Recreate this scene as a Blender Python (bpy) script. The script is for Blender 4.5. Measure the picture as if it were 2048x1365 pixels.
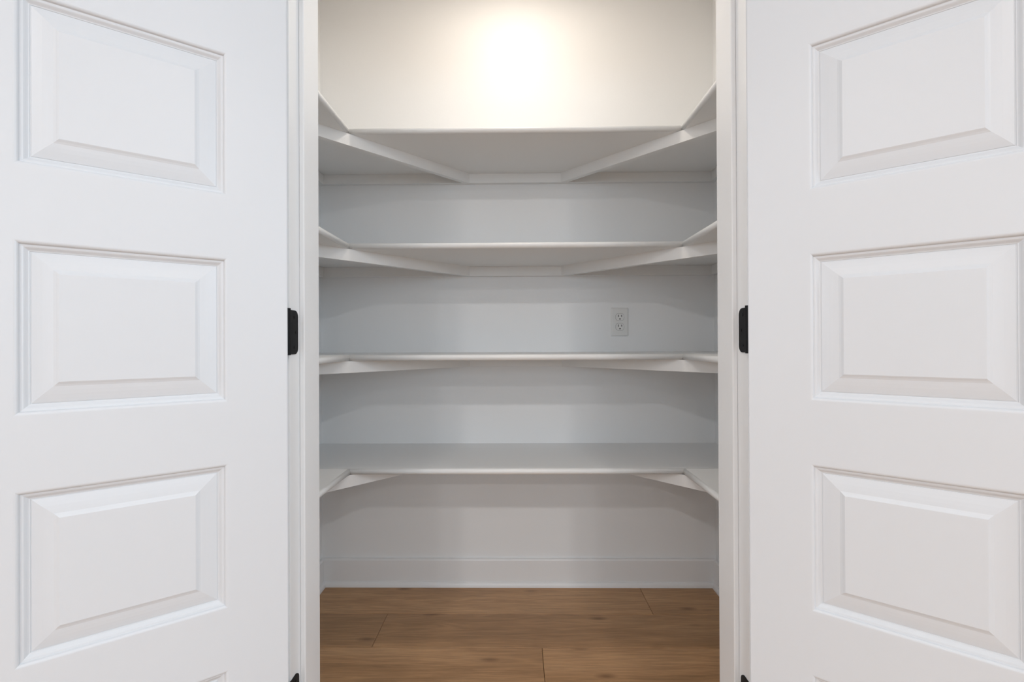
import bpy, bmesh, math, random
from mathutils import Matrix, Vector
for o in list(bpy.data.objects):
    bpy.data.objects.remove(o, do_unlink=True)
sc = bpy.context.scene
COL = sc.collection
R = math.radians

# ------------------------------------------------------------------ camera
F_PX = 899.6                                   # focal length in pixels of the 2048 px wide frame
cam_d = bpy.data.cameras.new('camera'); cam = bpy.data.objects.new('camera', cam_d); COL.objects.link(cam)
cam_d.sensor_width = 36.0; cam_d.lens = F_PX / 2048 * 36.0; cam_d.clip_start = 0.02
yaw, pit, rol = R(0.6569), R(0.1639), R(0.2545)
rt = Vector((math.cos(yaw), math.sin(yaw), 0)); fw0 = Vector((-math.sin(yaw), math.cos(yaw), 0)); up0 = Vector((0, 0, 1))
fw = fw0 * math.cos(pit) + up0 * math.sin(pit); up = up0 * math.cos(pit) - fw0 * math.sin(pit)
rt2 = rt * math.cos(rol) - up * math.sin(rol); up2 = rt * math.sin(rol) + up * math.cos(rol)
m = Matrix((rt2, up2, -fw)).transposed().to_4x4(); m.translation = Vector((0.0007, 0.0, 0.9763))
cam.matrix_world = m
sc.camera = cam

# ------------------------------------------------------------------ light
sc.view_settings.view_transform = 'Standard'; sc.view_settings.look = 'None'
sc.view_settings.exposure = 0.0; sc.view_settings.gamma = 1.0; sc.view_settings.use_curve_mapping = False
w = bpy.data.worlds.new('world'); sc.world = w; w.use_nodes = True
w.node_tree.nodes['Background'].inputs[0].default_value = (0.80, 0.88, 1.0, 1)
w.node_tree.nodes['Background'].inputs[1].default_value = 1.0
def area(name, loc, rot, sx, sy, power, color, shape='RECTANGLE'):
    l = bpy.data.lights.new(name, 'AREA'); l.shape = shape; l.size = sx; l.size_y = sy
    l.energy = power; l.color = color
    o = bpy.data.objects.new(name, l); COL.objects.link(o); o.location = loc; o.rotation_euler = rot
    return o
# daylight through the windows (the left one added as fill) of the room the camera stands in (kitchen half width KX, rear wall KY)
KX, KY = 2.6, -4.6
WZ0, WZ1 = 1.05, 2.22                          # sill and head of every window
REAR, SIDE_R, FILL_L = (-1.4, 1.6), (-2.0, 0.4), (-1.7, 0.3)
COOL = (0.70, 0.86, 1.0)
area('daylight_rear', (sum(REAR) / 2, KY - 0.26, (WZ0 + WZ1) / 2), (R(90), 0, 0), REAR[1] - REAR[0], WZ1 - WZ0, 50, COOL)
area('daylight_right', (KX + 0.26, sum(SIDE_R) / 2, (WZ0 + WZ1) / 2), (R(90), 0, R(90)), SIDE_R[1] - SIDE_R[0], WZ1 - WZ0, 66, COOL)
area('fill_left', (-KX - 0.26, sum(FILL_L) / 2, (WZ0 + WZ1) / 2), (R(90), 0, R(-90)), FILL_L[1] - FILL_L[0], WZ1 - WZ0, 37, (0.90, 0.95, 1.0))  # unseen left window light, added to brighten the right jamb and pantry sides
LAMP_KITCHEN, LAMP_PANTRY = 17.0, 4.4
WARM, SOFT = (1.0, 0.90, 0.79), (1.0, 0.98, 0.97)

# ------------------------------------------------------------------ materials
def new_mat(name):
    mt = bpy.data.materials.new(name); mt.use_nodes = True
    nt = mt.node_tree
    return mt, nt, nt.nodes['Principled BSDF']
def paint(name, col, rough, bump=0.0, scale=300.0, spec=0.5):
    mt, nt, p = new_mat(name)
    tc = nt.nodes.new('ShaderNodeTexCoord')
    n = nt.nodes.new('ShaderNodeTexNoise'); n.inputs['Scale'].default_value = 2.5; n.inputs['Detail'].default_value = 3
    nt.links.new(tc.outputs['Object'], n.inputs['Vector'])
    mx = nt.nodes.new('ShaderNodeMix'); mx.data_type = 'RGBA'
    mx.inputs[6].default_value = (*[c * 0.985 for c in col], 1); mx.inputs[7].default_value = (*[min(1, c * 1.012) for c in col], 1)
    nt.links.new(n.outputs['Fac'], mx.inputs[0]); nt.links.new(mx.outputs[2], p.inputs['Base Color'])
    p.inputs['Roughness'].default_value = rough; p.inputs['Specular IOR Level'].default_value = spec
    if bump:
        b = nt.nodes.new('ShaderNodeTexNoise'); b.inputs['Scale'].default_value = scale; b.inputs['Detail'].default_value = 2
        nt.links.new(tc.outputs['Object'], b.inputs['Vector'])
        bp = nt.nodes.new('ShaderNodeBump'); bp.inputs['Strength'].default_value = bump; bp.inputs['Distance'].default_value = 0.0006
        nt.links.new(b.outputs['Fac'], bp.inputs['Height']); nt.links.new(bp.outputs['Normal'], p.inputs['Normal'])
    return mt
M_WALL = paint('wall_paint', (0.88, 0.885, 0.885), 0.42, 0.25, 160, 0.2)
M_OUTER = paint('outer_room_paint', (0.63, 0.64, 0.645), 0.5, 0.25, 160, 0.3)
M_TRIM = paint('trim_paint', (0.86, 0.86, 0.86), 0.36, 0.04, 120)
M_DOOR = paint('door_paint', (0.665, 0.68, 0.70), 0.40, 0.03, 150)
M_SHELF = paint('shelf_paint', (0.86, 0.865, 0.86), 0.40, 0.05, 100)
M_CEIL = paint('ceiling_paint', (0.87, 0.87, 0.865), 0.7, 0.2, 200)
M_PLASTIC = paint('outlet_plastic', (0.80, 0.80, 0.785), 0.30)
def plain(name, col, rough, metal=0.0):
    mt, nt, p = new_mat(name)
    tc = nt.nodes.new('ShaderNodeTexCoord'); n = nt.nodes.new('ShaderNodeTexNoise'); n.inputs['Scale'].default_value = 60
    nt.links.new(tc.outputs['Object'], n.inputs['Vector'])
    mp = nt.nodes.new('ShaderNodeMapRange'); mp.inputs['To Min'].default_value = rough - 0.06; mp.inputs['To Max'].default_value = rough + 0.06
    nt.links.new(n.outputs['Fac'], mp.inputs['Value']); nt.links.new(mp.outputs[0], p.inputs['Roughness'])
    p.inputs['Base Color'].default_value = (*col, 1); p.inputs['Metallic'].default_value = metal
    return mt
M_BLACK = plain('black_metal', (0.008, 0.008, 0.009), 0.55, 0.0)
M_BLACK.node_tree.nodes['Principled BSDF'].inputs['Specular IOR Level'].default_value = 0.2
M_DARK = plain('slot_dark', (0.012, 0.011, 0.010), 0.6)
M_GAP = plain('socket_shadow_line', (0.30, 0.30, 0.29), 0.6)
def emit(name, col, s):
    mt = bpy.data.materials.new(name); mt.use_nodes = True; nt = mt.node_tree
    e = nt.nodes.new('ShaderNodeEmission'); e.inputs[0].default_value = (*col, 1); e.inputs[1].default_value = s
    nt.links.new(e.outputs[0], nt.nodes['Material Output'].inputs[0]); return mt
M_LENS = emit('lamp_lens', WARM, 6.0)
def glass():
    mt = bpy.data.materials.new('window_glass'); mt.use_nodes = True; nt = mt.node_tree
    t = nt.nodes.new('ShaderNodeBsdfTransparent'); g = nt.nodes.new('ShaderNodeBsdfGlossy'); g.inputs['Roughness'].default_value = 0.02
    mx = nt.nodes.new('ShaderNodeMixShader'); mx.inputs[0].default_value = 0.06
    nt.links.new(t.outputs[0], mx.inputs[1]); nt.links.new(g.outputs[0], mx.inputs[2]); nt.links.new(mx.outputs[0], nt.nodes['Material Output'].inputs[0])
    return mt
M_GLASS = glass()
def wood():
    mt, nt, p = new_mat('oak_plank')
    N = nt.nodes.new; L = nt.links.new
    tc = N('ShaderNodeTexCoord'); oi = N('ShaderNodeObjectInfo')
    off = N('ShaderNodeVectorMath'); off.operation = 'MULTIPLY'; off.inputs[1].default_value = (37.0, 11.0, 5.0)
    cmb = N('ShaderNodeCombineXYZ')
    for i in range(3): L(oi.outputs['Random'], cmb.inputs[i])
    L(cmb.outputs[0], off.inputs[0])
    add = N('ShaderNodeVectorMath'); L(tc.outputs['Object'], add.inputs[0]); L(off.outputs[0], add.inputs[1])
    def noise(sx, sy, detail, dist=0.0, rough=0.55):
        mp = N('ShaderNodeMapping'); mp.inputs['Scale'].default_value = (sx, sy, 1.0); L(add.outputs[0], mp.inputs[0])
        n = N('ShaderNodeTexNoise'); n.inputs['Scale'].default_value = 1.0; n.inputs['Detail'].default_value = detail
        n.inputs['Roughness'].default_value = rough; n.inputs['Distortion'].default_value = dist
        L(mp.outputs[0], n.inputs['Vector']); return n
    broad = noise(1.3, 11.0, 3, 0.5); fine = noise(9.0, 230.0, 5, 0.4, 0.7); cath = noise(0.9, 9.0, 2, 1.6)
    r1 = N('ShaderNodeValToRGB'); e = r1.color_ramp.elements
    e[0].position = 0.20; e[0].color = (0.350, 0.192, 0.088, 1); e[1].position = 0.78; e[1].color = (0.585, 0.355, 0.186, 1)
    x = e.new(0.5); x.color = (0.485, 0.28, 0.138, 1)
    L(broad.outputs['Fac'], r1.inputs[0])
    r2 = N('ShaderNodeValToRGB'); e = r2.color_ramp.elements
    e[0].position = 0.30; e[0].color = (0.72, 0.70, 0.68, 1); e[1].position = 0.62; e[1].color = (1.08, 1.08, 1.08, 1)
    L(fine.outputs['Fac'], r2.inputs[0])
    mul = N('ShaderNodeMix'); mul.data_type = 'RGBA'; mul.blend_type = 'MULTIPLY'; mul.inputs[0].default_value = 1.0
    L(r1.outputs[0], mul.inputs[6]); L(r2.outputs[0], mul.inputs[7])
    # cathedral rings
    wv = N('ShaderNodeMath'); wv.operation = 'MULTIPLY'; wv.inputs[1].default_value = 60.0; L(cath.outputs['Fac'], wv.inputs[0])
    sn = N('ShaderNodeMath'); sn.operation = 'SINE'; L(wv.outputs[0], sn.inputs[0])
    mr = N('ShaderNodeMapRange'); mr.inputs['From Min'].default_value = -1; mr.inputs['To Min'].default_value = 0.90; mr.inputs['To Max'].default_value = 1.03
    L(sn.outputs[0], mr.inputs['Value'])
    mul2 = N('ShaderNodeMix'); mul2.data_type = 'RGBA'; mul2.blend_type = 'MULTIPLY'; mul2.inputs[0].default_value = 1.0
    L(mul.outputs[2], mul2.inputs[6]); L(mr.outputs[0], mul2.inputs[7])
    # knots
    mpk = N('ShaderNodeMapping'); mpk.inputs['Scale'].default_value = (4.2, 13.0, 1.0); L(add.outputs[0], mpk.inputs[0])
    vo = N('ShaderNodeTexVoronoi'); vo.inputs['Scale'].default_value = 1.0; L(mpk.outputs[0], vo.inputs['Vector'])
    rk = N('ShaderNodeValToRGB'); e = rk.color_ramp.elements
    e[0].position = 0.03; e[0].color = (0.40, 0.34, 0.30, 1); e[1].position = 0.17; e[1].color = (1, 1, 1, 1)
    L(vo.outputs['Distance'], rk.inputs[0])
    mul3 = N('ShaderNodeMix'); mul3.data_type = 'RGBA'; mul3.blend_type = 'MULTIPLY'; mul3.inputs[0].default_value = 0.8
    L(mul2.outputs[2], mul3.inputs[6]); L(rk.outputs[0], mul3.inputs[7])
    # per-plank tone
    tone = N('ShaderNodeMapRange'); tone.inputs['To Min'].default_value = 0.90; tone.inputs['To Max'].default_value = 1.10
    L(oi.outputs['Random'], tone.inputs['Value'])
    mul4 = N('ShaderNodeMix'); mul4.data_type = 'RGBA'; mul4.blend_type = 'MULTIPLY'; mul4.inputs[0].default_value = 1.0
    L(mul3.outputs[2], mul4.inputs[6]); L(tone.outputs[0], mul4.inputs[7])
    L(mul4.outputs[2], p.inputs['Base Color'])
    p.inputs['Roughness'].default_value = 0.42
    bp = N('ShaderNodeBump'); bp.inputs['Strength'].default_value = 0.25; bp.inputs['Distance'].default_value = 0.0008
    L(fine.outputs['Fac'], bp.inputs['Height']); L(bp.outputs['Normal'], p.inputs['Normal'])
    return mt
M_WOOD = wood()
M_SUB = plain('subfloor', (0.05, 0.035, 0.022), 0.8)

# ------------------------------------------------------------------ helpers
def link(name, me, mat, parent=None, loc=None):
    me.name = name
    o = bpy.data.objects.new(name, me); COL.objects.link(o)
    if mat and not me.materials: me.materials.append(mat)
    if parent is not None: o.parent = parent
    if loc is not None: o.location = loc
    return o
def finish(name, bm, mat, parent=None, loc=None, smooth=False):
    bmesh.ops.recalc_face_normals(bm, faces=bm.faces)
    me = bpy.data.meshes.new(name); bm.to_mesh(me); bm.free()
    if smooth:
        for p in me.polygons: p.use_smooth = True
    return link(name, me, mat, parent, loc)
def add_box(bm, x0, x1, y0, y1, z0, z1, bevel=0.0, seg=2):
    r = bmesh.ops.create_cube(bm, size=1.0)
    for v in r['verts']:
        v.co = Vector(((x0 + x1) / 2 + v.co.x * (x1 - x0), (y0 + y1) / 2 + v.co.y * (y1 - y0), (z0 + z1) / 2 + v.co.z * (z1 - z0)))
    if bevel:
        es = {e for v in r['verts'] for e in v.link_edges}
        bmesh.ops.bevel(bm, geom=list(es), offset=bevel, segments=seg, affect='EDGES', profile=0.5)
def box(name, x0, x1, y0, y1, z0, z1, mat, parent=None, bevel=0.0, loc=None):
    bm = bmesh.new(); add_box(bm, x0, x1, y0, y1, z0, z1, bevel); return finish(name, bm, mat, parent, loc)
def boxes(name, lst, mat, parent=None, bevel=0.0):
    bm = bmesh.new()
    for b in lst: add_box(bm, *b, bevel)
    return finish(name, bm, mat, parent)
def add_prism(bm, pts, h0, h1, fn):
    """polygon pts (2-D) swept from h0 to h1; fn(a, b, h) -> 3-D"""
    A = [bm.verts.new(fn(a, b, h0)) for a, b in pts]; B = [bm.verts.new(fn(a, b, h1)) for a, b in pts]
    n = len(pts)
    bm.faces.new(A); bm.faces.new(B)
    for i in range(n):
        bm.faces.new((A[i], A[(i + 1) % n], B[(i + 1) % n], B[i]))
def prism(name, pts, h0, h1, fn, mat, parent=None, loc=None):
    bm = bmesh.new(); add_prism(bm, pts, h0, h1, fn); return finish(name, bm, mat, parent, loc)
def empty(name, loc=(0, 0, 0)):
    o = bpy.data.objects.new(name, None); COL.objects.link(o); o.location = loc; o.empty_display_size = 0.1; return o
def tag(o, label, cat, group=None, kind=None):
    o['label'] = label
    if cat: o['category'] = cat
    if group: o['group'] = group
    if kind: o['kind'] = kind
    return o
def struct(o, label):
    o['kind'] = 'structure'; o['label'] = label; return o

# ------------------------------------------------------------------ dimensions (metres)
YJ, YS, YE = 0.905, 0.946, 1.0172             # jamb front, stop front, jamb back (= pantry face of the door wall)
JXL, JXR = -0.4600, 0.4620                     # jamb faces
SXL, SXR = -0.4489, 0.4511                     # stop faces
YB, XL, XR = 1.8142, -0.7933, 0.7929           # pantry back and side walls
ZC = 2.44                                      # ceiling
HEAD = 2.005                                   # head jamb underside

# ------------------------------------------------------------------ structure
struct(box('wall_back', XL - 0.11, XR + 0.11, YB, YB + 0.11, 0, ZC, M_WALL), 'white painted back wall of the pantry behind the shelves')
struct(box('wall_left', XL - 0.11, XL, YE, YB, 0, ZC, M_WALL), 'white painted pantry side wall holding the shelf ends beside the door')
struct(box('wall_right', XR, XR + 0.11, YE, YB, 0, ZC, M_WALL), 'white painted pantry side wall nearest the power outlet')
wf = struct(boxes('wall_front', [(-KX, JXL - 0.019, YJ, YE, 0, ZC), (JXR + 0.019, KX, YJ, YE, 0, ZC), (JXL - 0.019, JXR + 0.019, YJ, YE, HEAD + 0.019, ZC)], M_OUTER),
       'pale grey painted wall around the pantry double door opening')
wf.data.materials.append(M_WALL)                # its pantry side is painted like the pantry
for p in wf.data.polygons:
    if p.normal.y > 0.9: p.material_index = 1
def holed(axis, lo, hi, t0, t1, span):
    """wall slab lo..hi long, t0..t1 thick, with a window opening over span"""
    out = [(lo, span[0], 0, ZC), (span[1], hi, 0, ZC), (span[0], span[1], 0, WZ0), (span[0], span[1], WZ1, ZC)]
    return [(a, b, t0, t1, c, d) if axis == 'x' else (t0, t1, a, b, c, d) for a, b, c, d in out]
struct(boxes('wall_kitchen_left', holed('y', KY, YE, -KX - 0.12, -KX, FILL_L), M_OUTER), 'pale grey painted side wall of the outer room with the narrower added window')
struct(boxes('wall_kitchen_right', holed('y', KY, YE, KX, KX + 0.12, SIDE_R), M_OUTER), 'pale grey painted side wall of the outer room with the wider window')
struct(boxes('wall_rear', holed('x', -KX - 0.12, KX + 0.12, KY - 0.12, KY, REAR), M_OUTER), 'pale grey painted wall with a window facing the pantry')
struct(box('ceiling', -KX - 0.1, KX + 0.1, KY - 0.12, YB + 0.11, ZC, ZC + 0.1, M_CEIL), 'flat white ceiling above pantry and room')

# floor: every plank its own piece
PW, PL, PT = 0.1778, 1.524, 0.006
floor = struct(box('floor', -KX - 0.1, KX + 0.1, KY - 0.12, YB + 0.11, -0.10, -PT, M_SUB), 'oak-look plank floor running across the pantry')
rng = random.Random(4)
def plank_mesh(x0, x1, y0, y1):
    bm = bmesh.new(); g = 0.0006
    add_box(bm, x0 + g, x1 - g, y0 + g, y1 - g, -PT, 0.0)
    top = [e for e in bm.edges if all(abs(v.co.z) < 1e-6 for v in e.verts)]
    bmesh.ops.bevel(bm, geom=top, offset=0.0010, segments=1, affect='EDGES')
    me = bpy.data.meshes.new('plank'); bm.to_mesh(me); bm.free(); me.materials.append(M_WOOD); return me
whole = plank_mesh(0, PL, 0, PW)
known = {0: 0.483, 1: -0.470, 2: 0.076}        # joints seen in the pantry, rows counted from the back wall
row_y = 1.6180
r = -1
while True:
    y0 = row_y - r * PW
    if y0 + PW < KY: break
    y1 = min(y0 + PW, YB)
    full = (y1 - y0) > PW - 1e-4
    lim = (XL, XR) if y0 >= YE else (-KX, KX)
    j = known.get(r, rng.uniform(-0.7, 0.7))
    x = j
    while x > lim[0]: x -= PL
    while x < lim[1] - 1e-4:
        a, b = max(x, lim[0]), min(x + PL, lim[1])
        if full and b - a > PL - 1e-4: o = link('plank', whole, None, floor, (a, y0, 0))
        else: o = link('plank', plank_mesh(0, b - a, 0, y1 - y0), None, floor, (a, y0, 0))
        x += PL
    r += 1

# baseboards with a shoe moulding
BH, BT = 0.108, 0.014
def base(name, p0, p1, inward, label):
    """board along p0->p1 (plan), thickness towards inward"""
    p0, p1, n = Vector(p0), Vector(p1), Vector(inward)
    d = (p1 - p0); Ln = d.length; d.normalize()
    prof = [(0, 0.0), (BT, 0.0), (BT, BH - 0.006), (BT - 0.003, BH - 0.0015), (BT - 0.006, BH), (0, BH)]
    f = lambda a, b, h: Vector((p0.x + d.x * h + n.x * a, p0.y + d.y * h + n.y * a, b))
    o = struct(prism(name, prof, 0, Ln, f, M_TRIM), label)
    q = [(BT, 0.0)] + [(BT + 0.011 * math.cos(t), 0.019 * math.sin(t)) for t in [R(k * 15) for k in range(7)]]
    s = prism('shoe_molding', q, 0, Ln, f, M_TRIM, o)
    return o
base('baseboard_back', (XL, YB), (XR, YB), (0, -1), 'white baseboard along the pantry back wall')
base('baseboard_left', (XL, YE), (XL, YB - BT), (1, 0), 'white baseboard on the pantry side wall away from the outlet')
base('baseboard_right', (XR, YE), (XR, YB - BT), (-1, 0), 'white baseboard on the pantry side wall nearest the outlet')
base('baseboard_front_left', (-KX, YJ), (JXL - 0.075, YJ), (0, -1), 'white baseboard behind the open pantry door with the cool grey jamb')
base('baseboard_front_right', (JXR + 0.075, YJ), (KX, YJ), (0, -1), 'white baseboard behind the open pantry door beside the outlet end')
base('baseboard_kitchen_left', (-KX, KY), (-KX, YJ), (1, 0), 'white baseboard along the side wall of the outer room')
base('baseboard_kitchen_right', (KX, KY), (KX, YJ), (-1, 0), 'white baseboard along the other side wall of the outer room')

# door frame: jambs, stops, casing
def frame_side(n, jx, sx, s, label):
    j = struct(box('trim_%d' % n, min(jx, jx + s * 0.019), max(jx, jx + s * 0.019), YJ, YE, 0, HEAD + 0.019, M_TRIM, None, 0.0008), label)
    box('door_stop', min(jx, sx), max(jx, sx), YS, YE, 0.0, HEAD, M_TRIM, j, 0.0022)
    return j
frame_side(1, JXL, SXL, -1, 'white door jamb with black hinge leaf and rounded stop, cool lit')
frame_side(2, JXR, SXR, 1, 'white door jamb with black hinge leaf nearest the outlet')
h = struct(box('trim_3', JXL, JXR, YJ, YE, HEAD, HEAD + 0.019, M_TRIM), 'white head jamb above the double doors')
box('door_stop', SXL, SXR, YS, YE, HEAD - 0.011, HEAD, M_TRIM, h, 0.002)
CW, CT = 0.060, 0.014
for n, (x0, x1) in ((4, (JXL - 0.006 - CW, JXL - 0.006)), (5, (JXR + 0.006, JXR + 0.006 + CW))):
    struct(box('trim_%d' % n, x0, x1, YJ - CT, YJ, 0, HEAD + 0.006, M_TRIM, None, 0.002), 'flat white casing board beside the pantry opening, behind the open door')
struct(box('trim_6', JXL - 0.006 - CW, JXR + 0.006 + CW, YJ - CT, YJ, HEAD + 0.006, HEAD + 0.006 + CW, M_TRIM, None, 0.002), 'flat white casing board across the top of the pantry opening')

# ------------------------------------------------------------------ doors
SC = 0.962
DW, DT, DZ0, DZ1 = 0.4588, 0.035, 0.012, 1.998
PX0, PX1 = 0.1012 * SC, 0.3757 * SC
ZT = 0.9763 + (1.5199 - 0.9763) * SC
PITCH, PH = 0.3837 * SC, 0.2686 * SC
PANELS = [(ZT - k * PITCH - PH, ZT - k * PITCH) for k in (-1, 0, 1, 2, 3)]
# moulding profile: (distance in from the opening edge, depth below the face)
PROF = [(0, 0)]
for k in range(1, 6):                           # outer cove
    t = R(90 * k / 5); PROF.append((0.0052 * math.sin(t) , 0.0042 * (1 - math.cos(t))))
PROF += [(0.0058, 0.0050), (0.0078, 0.0053)]
for k in range(1, 6):                           # inner ogee
    t = k / 5; PROF.append((0.0078 + 0.0072 * t, 0.0053 + 0.0045 * (3 * t * t - 2 * t ** 3)))
PROF += [(0.0152, 0.0106), (0.0162, 0.0106), (0.0168, 0.0098)]
for k in range(1, 5):                           # long raised bevel
    t = k / 4; PROF.append((0.0168 + 0.0242 * t, 0.0098 - 0.0052 * t - 0.0006 * math.sin(math.pi * t)))
PROF += [(0.0440, 0.0034), (0.0465, 0.0020), (0.0478, 0.0014)]
def panel_mesh(wd, ht):
    bm = bmesh.new()
    for side in (0, 1):
        rings = []
        for a, dp in PROF:
            y = DT - dp if side else dp
            rings.append([bm.verts.new((x, y, z)) for x, z in ((a, a), (wd - a, a), (wd - a, ht - a), (a, ht - a))])
        for r0, r1 in zip(rings, rings[1:]):
            for i in range(4):
                f = bm.faces.new((r0[i], r0[(i + 1) % 4], r1[(i + 1) % 4], r1[i]))
        bm.faces.new(rings[-1])
        if side: 
            for i in range(4): bm.faces.new((first[i], first[(i + 1) % 4], rings[0][(i + 1) % 4], rings[0][i]))
        else: first = rings[0]
    bmesh.ops.recalc_face_normals(bm, faces=bm.faces)
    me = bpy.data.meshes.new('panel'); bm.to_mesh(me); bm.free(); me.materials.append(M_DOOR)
    return me
PANEL_ME = panel_mesh(PX1 - PX0, PH)
def slab_mesh():
    """stiles and rails of the moulded door skin with five openings"""
    bm = bmesh.new()
    xs = [0, PX0, PX1, DW]; zs = [DZ0]
    for a, b in sorted(PANELS): zs += [a, b]
    zs.append(DZ1)
    grid = {}
    for s, y in ((0, 0.0), (1, DT)):
        for i, x in enumerate(xs):
            for k, z in enumerate(zs): grid[s, i, k] = bm.verts.new((x, y, z))
    nz = len(zs)
    for s in (0, 1):
        for i in range(3):
            for k in range(nz - 1):
                if i == 1 and k % 2 == 1: continue
                bm.faces.new((grid[s, i, k], grid[s, i + 1, k], grid[s, i + 1, k + 1], grid[s, i, k + 1]))
    for k in range(nz - 1):
        for i in (0, 3): bm.faces.new((grid[0, i, k], grid[0, i, k + 1], grid[1, i, k + 1], grid[1, i, k]))
        if k % 2 == 1:
            for i in (1, 2): bm.faces.new((grid[0, i, k], grid[0, i, k + 1], grid[1, i, k + 1], grid[1, i, k]))
    for i in range(3):
        for k in (0, nz - 1): bm.faces.new((grid[0, i, k], grid[0, i + 1, k], grid[1, i + 1, k], grid[1, i, k]))
    for k in range(1, nz - 1): bm.faces.new((grid[0, 1, k], grid[0, 2, k], grid[1, 2, k], grid[1, 1, k]))
    bmesh.ops.recalc_face_normals(bm, faces=bm.faces)
    vert_edges = [e for e in bm.edges if all(abs(v.co.x - e.verts[0].co.x) < 1e-6 and v.co.x in (0.0, DW) or abs(v.co.x - DW) < 1e-6 for v in e.verts)
                  and abs(e.verts[0].co.y - e.verts[1].co.y) < 1e-6 and abs(e.verts[0].co.x - e.verts[1].co.x) < 1e-6]
    bmesh.ops.bevel(bm, geom=vert_edges, offset=0.0012, segments=2, affect='EDGES')
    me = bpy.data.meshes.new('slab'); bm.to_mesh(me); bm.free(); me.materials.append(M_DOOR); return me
SLAB_ME = slab_mesh()
HH, HW, HT = 0.0905, 0.034, 0.0022
HINGE_Z = [0.2480, 0.9988, 1.7490]
def leaf_outline():
    """(distance from the knuckle, height) with rounded far corners"""
    r_ = 0.0135; pts = [(0.0, -HH / 2)]
    for c, a0 in (((HW - r_, -HH / 2 + r_), -90), ((HW - r_, HH / 2 - r_), 0)):
        pts += [(c[0] + r_ * math.cos(R(a0 + k * 15)), c[1] + r_ * math.sin(R(a0 + k * 15))) for k in range(7)]
    return pts + [(0.0, HH / 2)]
def cyl(name, r_, h0, h1, mat, parent, loc, axis='z', n=16, cap=None):
    pts = [(r_ * math.cos(2 * math.pi * k / n), r_ * math.sin(2 * math.pi * k / n)) for k in range(n)]
    f = {'z': lambda a, b, h: Vector((a, b, h)), 'x': lambda a, b, h: Vector((h, a, b)), 'y': lambda a, b, h: Vector((a, h, b))}[axis]
    return prism(name, pts, h0, h1, f, mat, parent, loc)
def make_door(n, pivot, psi, s, jx, label):
    """s = -1: hinged at the jamb with negative x, +1: at the other"""
    d = Vector((s * math.sin(psi), -math.cos(psi), 0)); yv = Vector((0, 0, 1)).cross(d)
    root = empty('door_%d' % n)
    mw = Matrix((d, yv, Vector((0, 0, 1)))).transposed().to_4x4(); mw.translation = Vector((pivot[0], pivot[1], 0))
    root.matrix_world = mw
    off = 0.0 if s < 0 else -DT                 # the face the camera sees is the one turned to the pantry when shut
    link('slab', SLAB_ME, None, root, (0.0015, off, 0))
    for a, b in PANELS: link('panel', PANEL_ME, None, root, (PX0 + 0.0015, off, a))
    inv = mw.inverted()
    for hz in HINGE_Z:
        f = lambda a, b, h: inv @ Vector((jx + -s * h, YJ - 0.002 + a, hz + b))
        hg = prism('hinge', leaf_outline(), -0.0005, HT, f, M_BLACK, root)
        hg['label'] = 'black hinge leaf with rounded corners'
        pv = inv @ Vector((pivot[0] - s * 0.001, pivot[1] + 0.006, hz))
        k = cyl('knuckle', 0.0062, -HH / 2 - 0.001, HH / 2 + 0.0025, M_BLACK, hg, pv)
        # leaf web from jamb to the knuckle
        for a, b in ((0.017, 0.031), (0.0235, 0.0), (0.017, -0.031)):
            g = lambda u, v, h, a=a, b=b: inv @ Vector((jx - s * h, YJ + a + u, hz + b + v))
            ring = [(0.0034 * math.cos(2 * math.pi * q / 12), 0.0034 * math.sin(2 * math.pi * q / 12)) for q in range(12)]
            prism('screw', ring, HT - 0.0004, HT + 0.0007, g, M_BLACK, hg)
    return struct(root, label)
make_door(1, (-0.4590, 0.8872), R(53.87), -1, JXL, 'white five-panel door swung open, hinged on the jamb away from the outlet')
make_door(2, (0.4560, 0.8822), R(53.30), 1, JXR, 'white five-panel door swung open, hinged on the jamb nearest the outlet')

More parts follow.
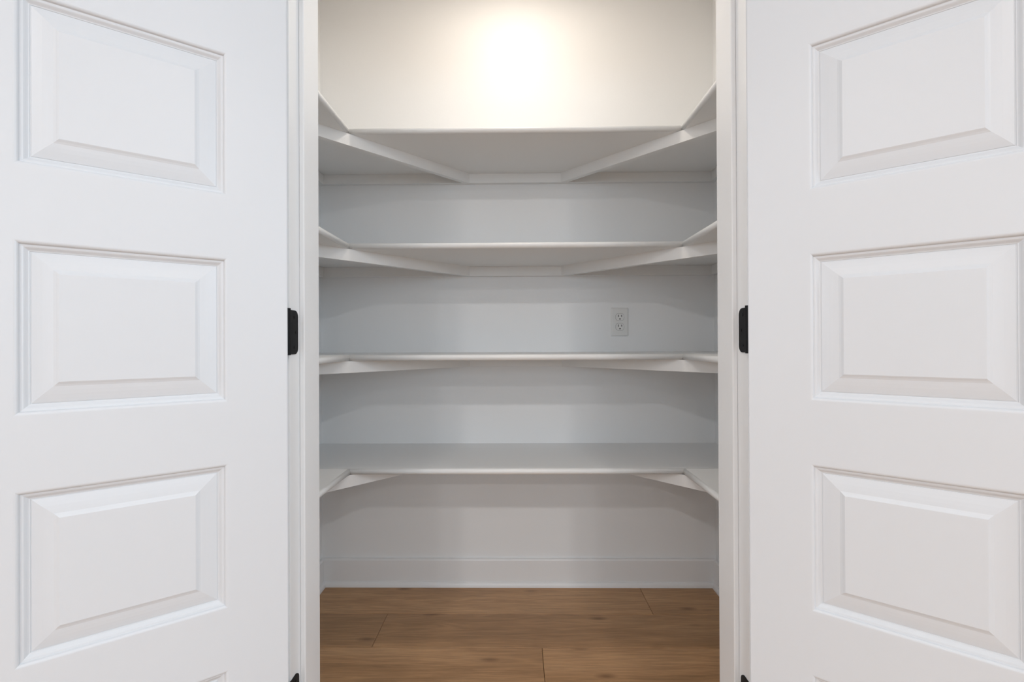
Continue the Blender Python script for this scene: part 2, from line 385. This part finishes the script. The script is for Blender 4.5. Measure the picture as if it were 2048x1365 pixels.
# ------------------------------------------------------------------ shelves
YF, XIL, XIR, ST = 1.4429, -0.5380, 0.5282, 0.0190
CLH, CLT = 0.038, 0.019
def bull(depth):
    """board section: (distance from the wall edge, height) with a full bullnose at the free edge"""
    r_ = ST / 2
    pts = [(0.0, 0.0)]
    pts += [(depth - r_ + r_ * math.cos(R(a)), r_ + r_ * math.sin(R(a))) for a in range(-90, 91, 15)]
    return pts + [(0.0, ST)]
def smooth_nose(o):
    for p in o.data.polygons:
        if abs(p.normal.z) < 0.995 and len(p.vertices) == 4: p.use_smooth = True
def make_shelf(top, label):
    zb = top - ST
    root = empty('pantry_shelf', (0, YB, zb))
    f = lambda a, b, h: Vector((h, -a, b))
    o = prism('shelf_board', bull(YB - YF), XL, XR, f, M_SHELF, root); smooth_nose(o)
    f = lambda a, b, h: Vector((XL + a, h - YB, b))
    o = prism('shelf_board', bull(XIL - XL), YE, YF + 0.005, f, M_SHELF, root); smooth_nose(o)
    f = lambda a, b, h: Vector((XR - a, h - YB, b))
    o = prism('shelf_board', bull(XR - XIR), YE, YF + 0.005, f, M_SHELF, root); smooth_nose(o)
    e = 0.0008
    box('cleat', XL, XR, -CLT, 0, -CLH, 0, M_SHELF, root, e)
    box('cleat', XL, XL + CLT, YE - YB, -CLT, -CLH, 0, M_SHELF, root, e)
    box('cleat', XR - CLT, XR, YE - YB, -CLT, -CLH, 0, M_SHELF, root, e)
    q = CLT * math.sqrt(2)
    for s, c, xw in ((1, 1.983, XL + CLT), (-1, 1.973, XR - CLT)):
        yb = YB - CLT
        xs = lambda y, cc: s * (y - cc)          # left: x = y - c ; right: x = c - y
        pts = [(xw, (xw * s + c)), (xs(yb, c), yb), (xs(yb, c + q), yb), (xw, (xw * s + c + q))]
        fn = lambda a, b, h: Vector((a, b - YB, h))
        prism('corner_brace', pts, -CLH, 0, fn, M_SHELF, root)
    return tag(root, label, 'shelf', 'U-shaped pantry shelves')
make_shelf(1.6525 + ST, 'white U-shaped pantry shelf, topmost of four, its top edge catching the lamp')
make_shelf(1.2987, 'white U-shaped pantry shelf, second from the top, above the power outlet')
make_shelf(0.9369, 'white U-shaped pantry shelf seen edge on, just below the power outlet')
make_shelf(0.5693, 'white U-shaped pantry shelf, lowest of four, nearest the wooden floor')

# ------------------------------------------------------------------ power outlet
def rounded(wd, ht, r_, n=5):
    pts = []
    for cx, cz, a0 in ((wd / 2 - r_, -ht / 2 + r_, -90), (wd / 2 - r_, ht / 2 - r_, 0), (-wd / 2 + r_, ht / 2 - r_, 90), (-wd / 2 + r_, -ht / 2 + r_, 180)):
        pts += [(cx + r_ * math.cos(R(a0 + 90 * k / n)), cz + r_ * math.sin(R(a0 + 90 * k / n))) for k in range(n + 1)]
    return pts
def make_outlet(x, z):
    root = empty('power_outlet', (x, YB, z))
    bm = bmesh.new()
    L0, L1, L2 = rounded(0.070, 0.114, 0.004), rounded(0.0685, 0.1125, 0.004), rounded(0.060, 0.104, 0.003)
    rings = [[bm.verts.new((a, y, b)) for a, b in Lx] for Lx, y in ((L0, 0.0), (L0, -0.0022), (L1, -0.0032), (L2, -0.0055))]
    for r0, r1 in zip(rings, rings[1:]):
        for i in range(len(r0)): bm.faces.new((r0[i], r0[(i + 1) % len(r0)], r1[(i + 1) % len(r0)], r1[i]))
    bm.faces.new(rings[-1]); bm.faces.new(rings[0])
    finish('cover_plate', bm, M_PLASTIC, root)
    fy = lambda a, b, h: Vector((a, h, b))
    for cz in (0.0195, -0.0195):
        rad = 0.0168; pts = []
        for k in range(36):
            t = 2 * math.pi * k / 36
            pts.append((rad * math.cos(t), max(-0.0137, min(0.0137, rad * math.sin(t)))))
        bm = bmesh.new(); add_prism(bm, [(a * 1.06, b * 1.06) for a, b in pts], -0.0056, -0.0050, lambda a, b, h: Vector((a, h, b + cz)))
        finish('socket_gap', bm, M_GAP, root)
        rec = prism('receptacle', pts, -0.0072, -0.0052, lambda a, b, h: Vector((a, h, b + cz)), M_PLASTIC, root)
        for sx, sh in ((-0.0064, 0.0092), (0.0064, 0.0078)):
            box('slot', sx - 0.0013, sx + 0.0013, -0.0075, -0.0070, cz + 0.0045 - sh / 2, cz + 0.0045 + sh / 2, M_DARK, rec)
        hole = [(0.0026 * math.cos(R(k * 22.5)), 0.0026 * math.sin(R(k * 22.5)) - 0.0075 + cz) for k in range(16)]
        prism('ground_hole', hole, -0.0075, -0.0070, fy, M_DARK, rec)
    sw = [(0.0032 * math.cos(R(k * 30)), 0.0032 * math.sin(R(k * 30))) for k in range(12)]
    prism('screw', sw, -0.0064, -0.0052, fy, M_PLASTIC, root)
    tag(root, 'white duplex power outlet on the back wall between the two middle shelves', 'outlet')
make_outlet(0.4130, 1.0560)

# ------------------------------------------------------------------ lamps
def downlight(x, y, power, label, group=None, rad=0.078, col=WARM):
    root = empty('recessed_light', (x, y, ZC))
    bm = bmesh.new()
    prof = [(rad + a, b) for a, b in ((0, 0), (0.016, 0.0), (0.016, -0.003), (0.010, -0.009), (0.002, -0.010), (0, -0.006))]
    n = 32; rings = [[bm.verts.new((p[0] * math.cos(2 * math.pi * k / n), p[0] * math.sin(2 * math.pi * k / n), p[1])) for k in range(n)] for p in prof]
    for i in range(len(prof)):
        a, b = rings[i], rings[(i + 1) % len(prof)]
        for k in range(n): bm.faces.new((a[k], a[(k + 1) % n], b[(k + 1) % n], b[k]))
    finish('trim_ring', bm, M_TRIM, root)
    cyl('lens', rad, -0.005, 0.0, M_LENS, root, (0, 0, 0), 'z', 32)
    l = bpy.data.lights.new('lamp_light', 'AREA'); l.shape = 'DISK'; l.size = rad * 2; l.energy = power; l.color = col
    lo = bpy.data.objects.new('lamp_light', l); COL.objects.link(lo); lo.parent = root; lo.location = (0, 0, -0.012)
    tag(root, label, 'light', group)
downlight(0.0, 1.38, LAMP_PANTRY, 'round white recessed light in the ceiling above the pantry shelves', None, 0.075)
for x in (-0.95, 0.95):
    for y in (-1.4, -3.2):
        downlight(x, y, LAMP_KITCHEN, 'round white recessed ceiling light of the outer room, in the pair ' + ('nearer the pantry doors' if y > -2 else 'nearer the rear window'),
                  'recessed lights nearer the pantry' if y > -2 else 'recessed lights nearer the rear window', 0.078, SOFT)

# ------------------------------------------------------------------ windows of the outer room
def window(n, axis, span, t, label):
    f = 0.05
    q = lambda a, b, u, v, c, d: (a, b, u, v, c, d) if axis == 'x' else (u, v, a, b, c, d)
    mid = (span[0] + span[1]) / 2
    w_ = struct(boxes('window_%d' % n, [q(span[0], span[0] + f, t - 0.03, t + 0.03, WZ0, WZ1), q(span[1] - f, span[1], t - 0.03, t + 0.03, WZ0, WZ1),
        q(span[0] + f, span[1] - f, t - 0.03, t + 0.03, WZ0, WZ0 + f), q(span[0] + f, span[1] - f, t - 0.03, t + 0.03, WZ1 - f, WZ1),
        q(mid - 0.03, mid + 0.03, t - 0.025, t + 0.025, WZ0 + f, WZ1 - f)], M_TRIM), label)
    for a, b in ((span[0] + f, mid - 0.03), (mid + 0.03, span[1] - f)):
        box('pane', *q(a, b, t - 0.003, t + 0.003, WZ0 + f, WZ1 - f), M_GLASS, w_)
window(1, 'x', REAR, KY - 0.06, 'white framed window opposite the pantry')
window(2, 'y', SIDE_R, KX + 0.06, 'wide white framed window in the side wall of the outer room')
window(3, 'y', FILL_L, -KX - 0.06, 'narrower white framed window added as fill in the side wall of the outer room')  # added window, unseen, so the left fill light has an opening
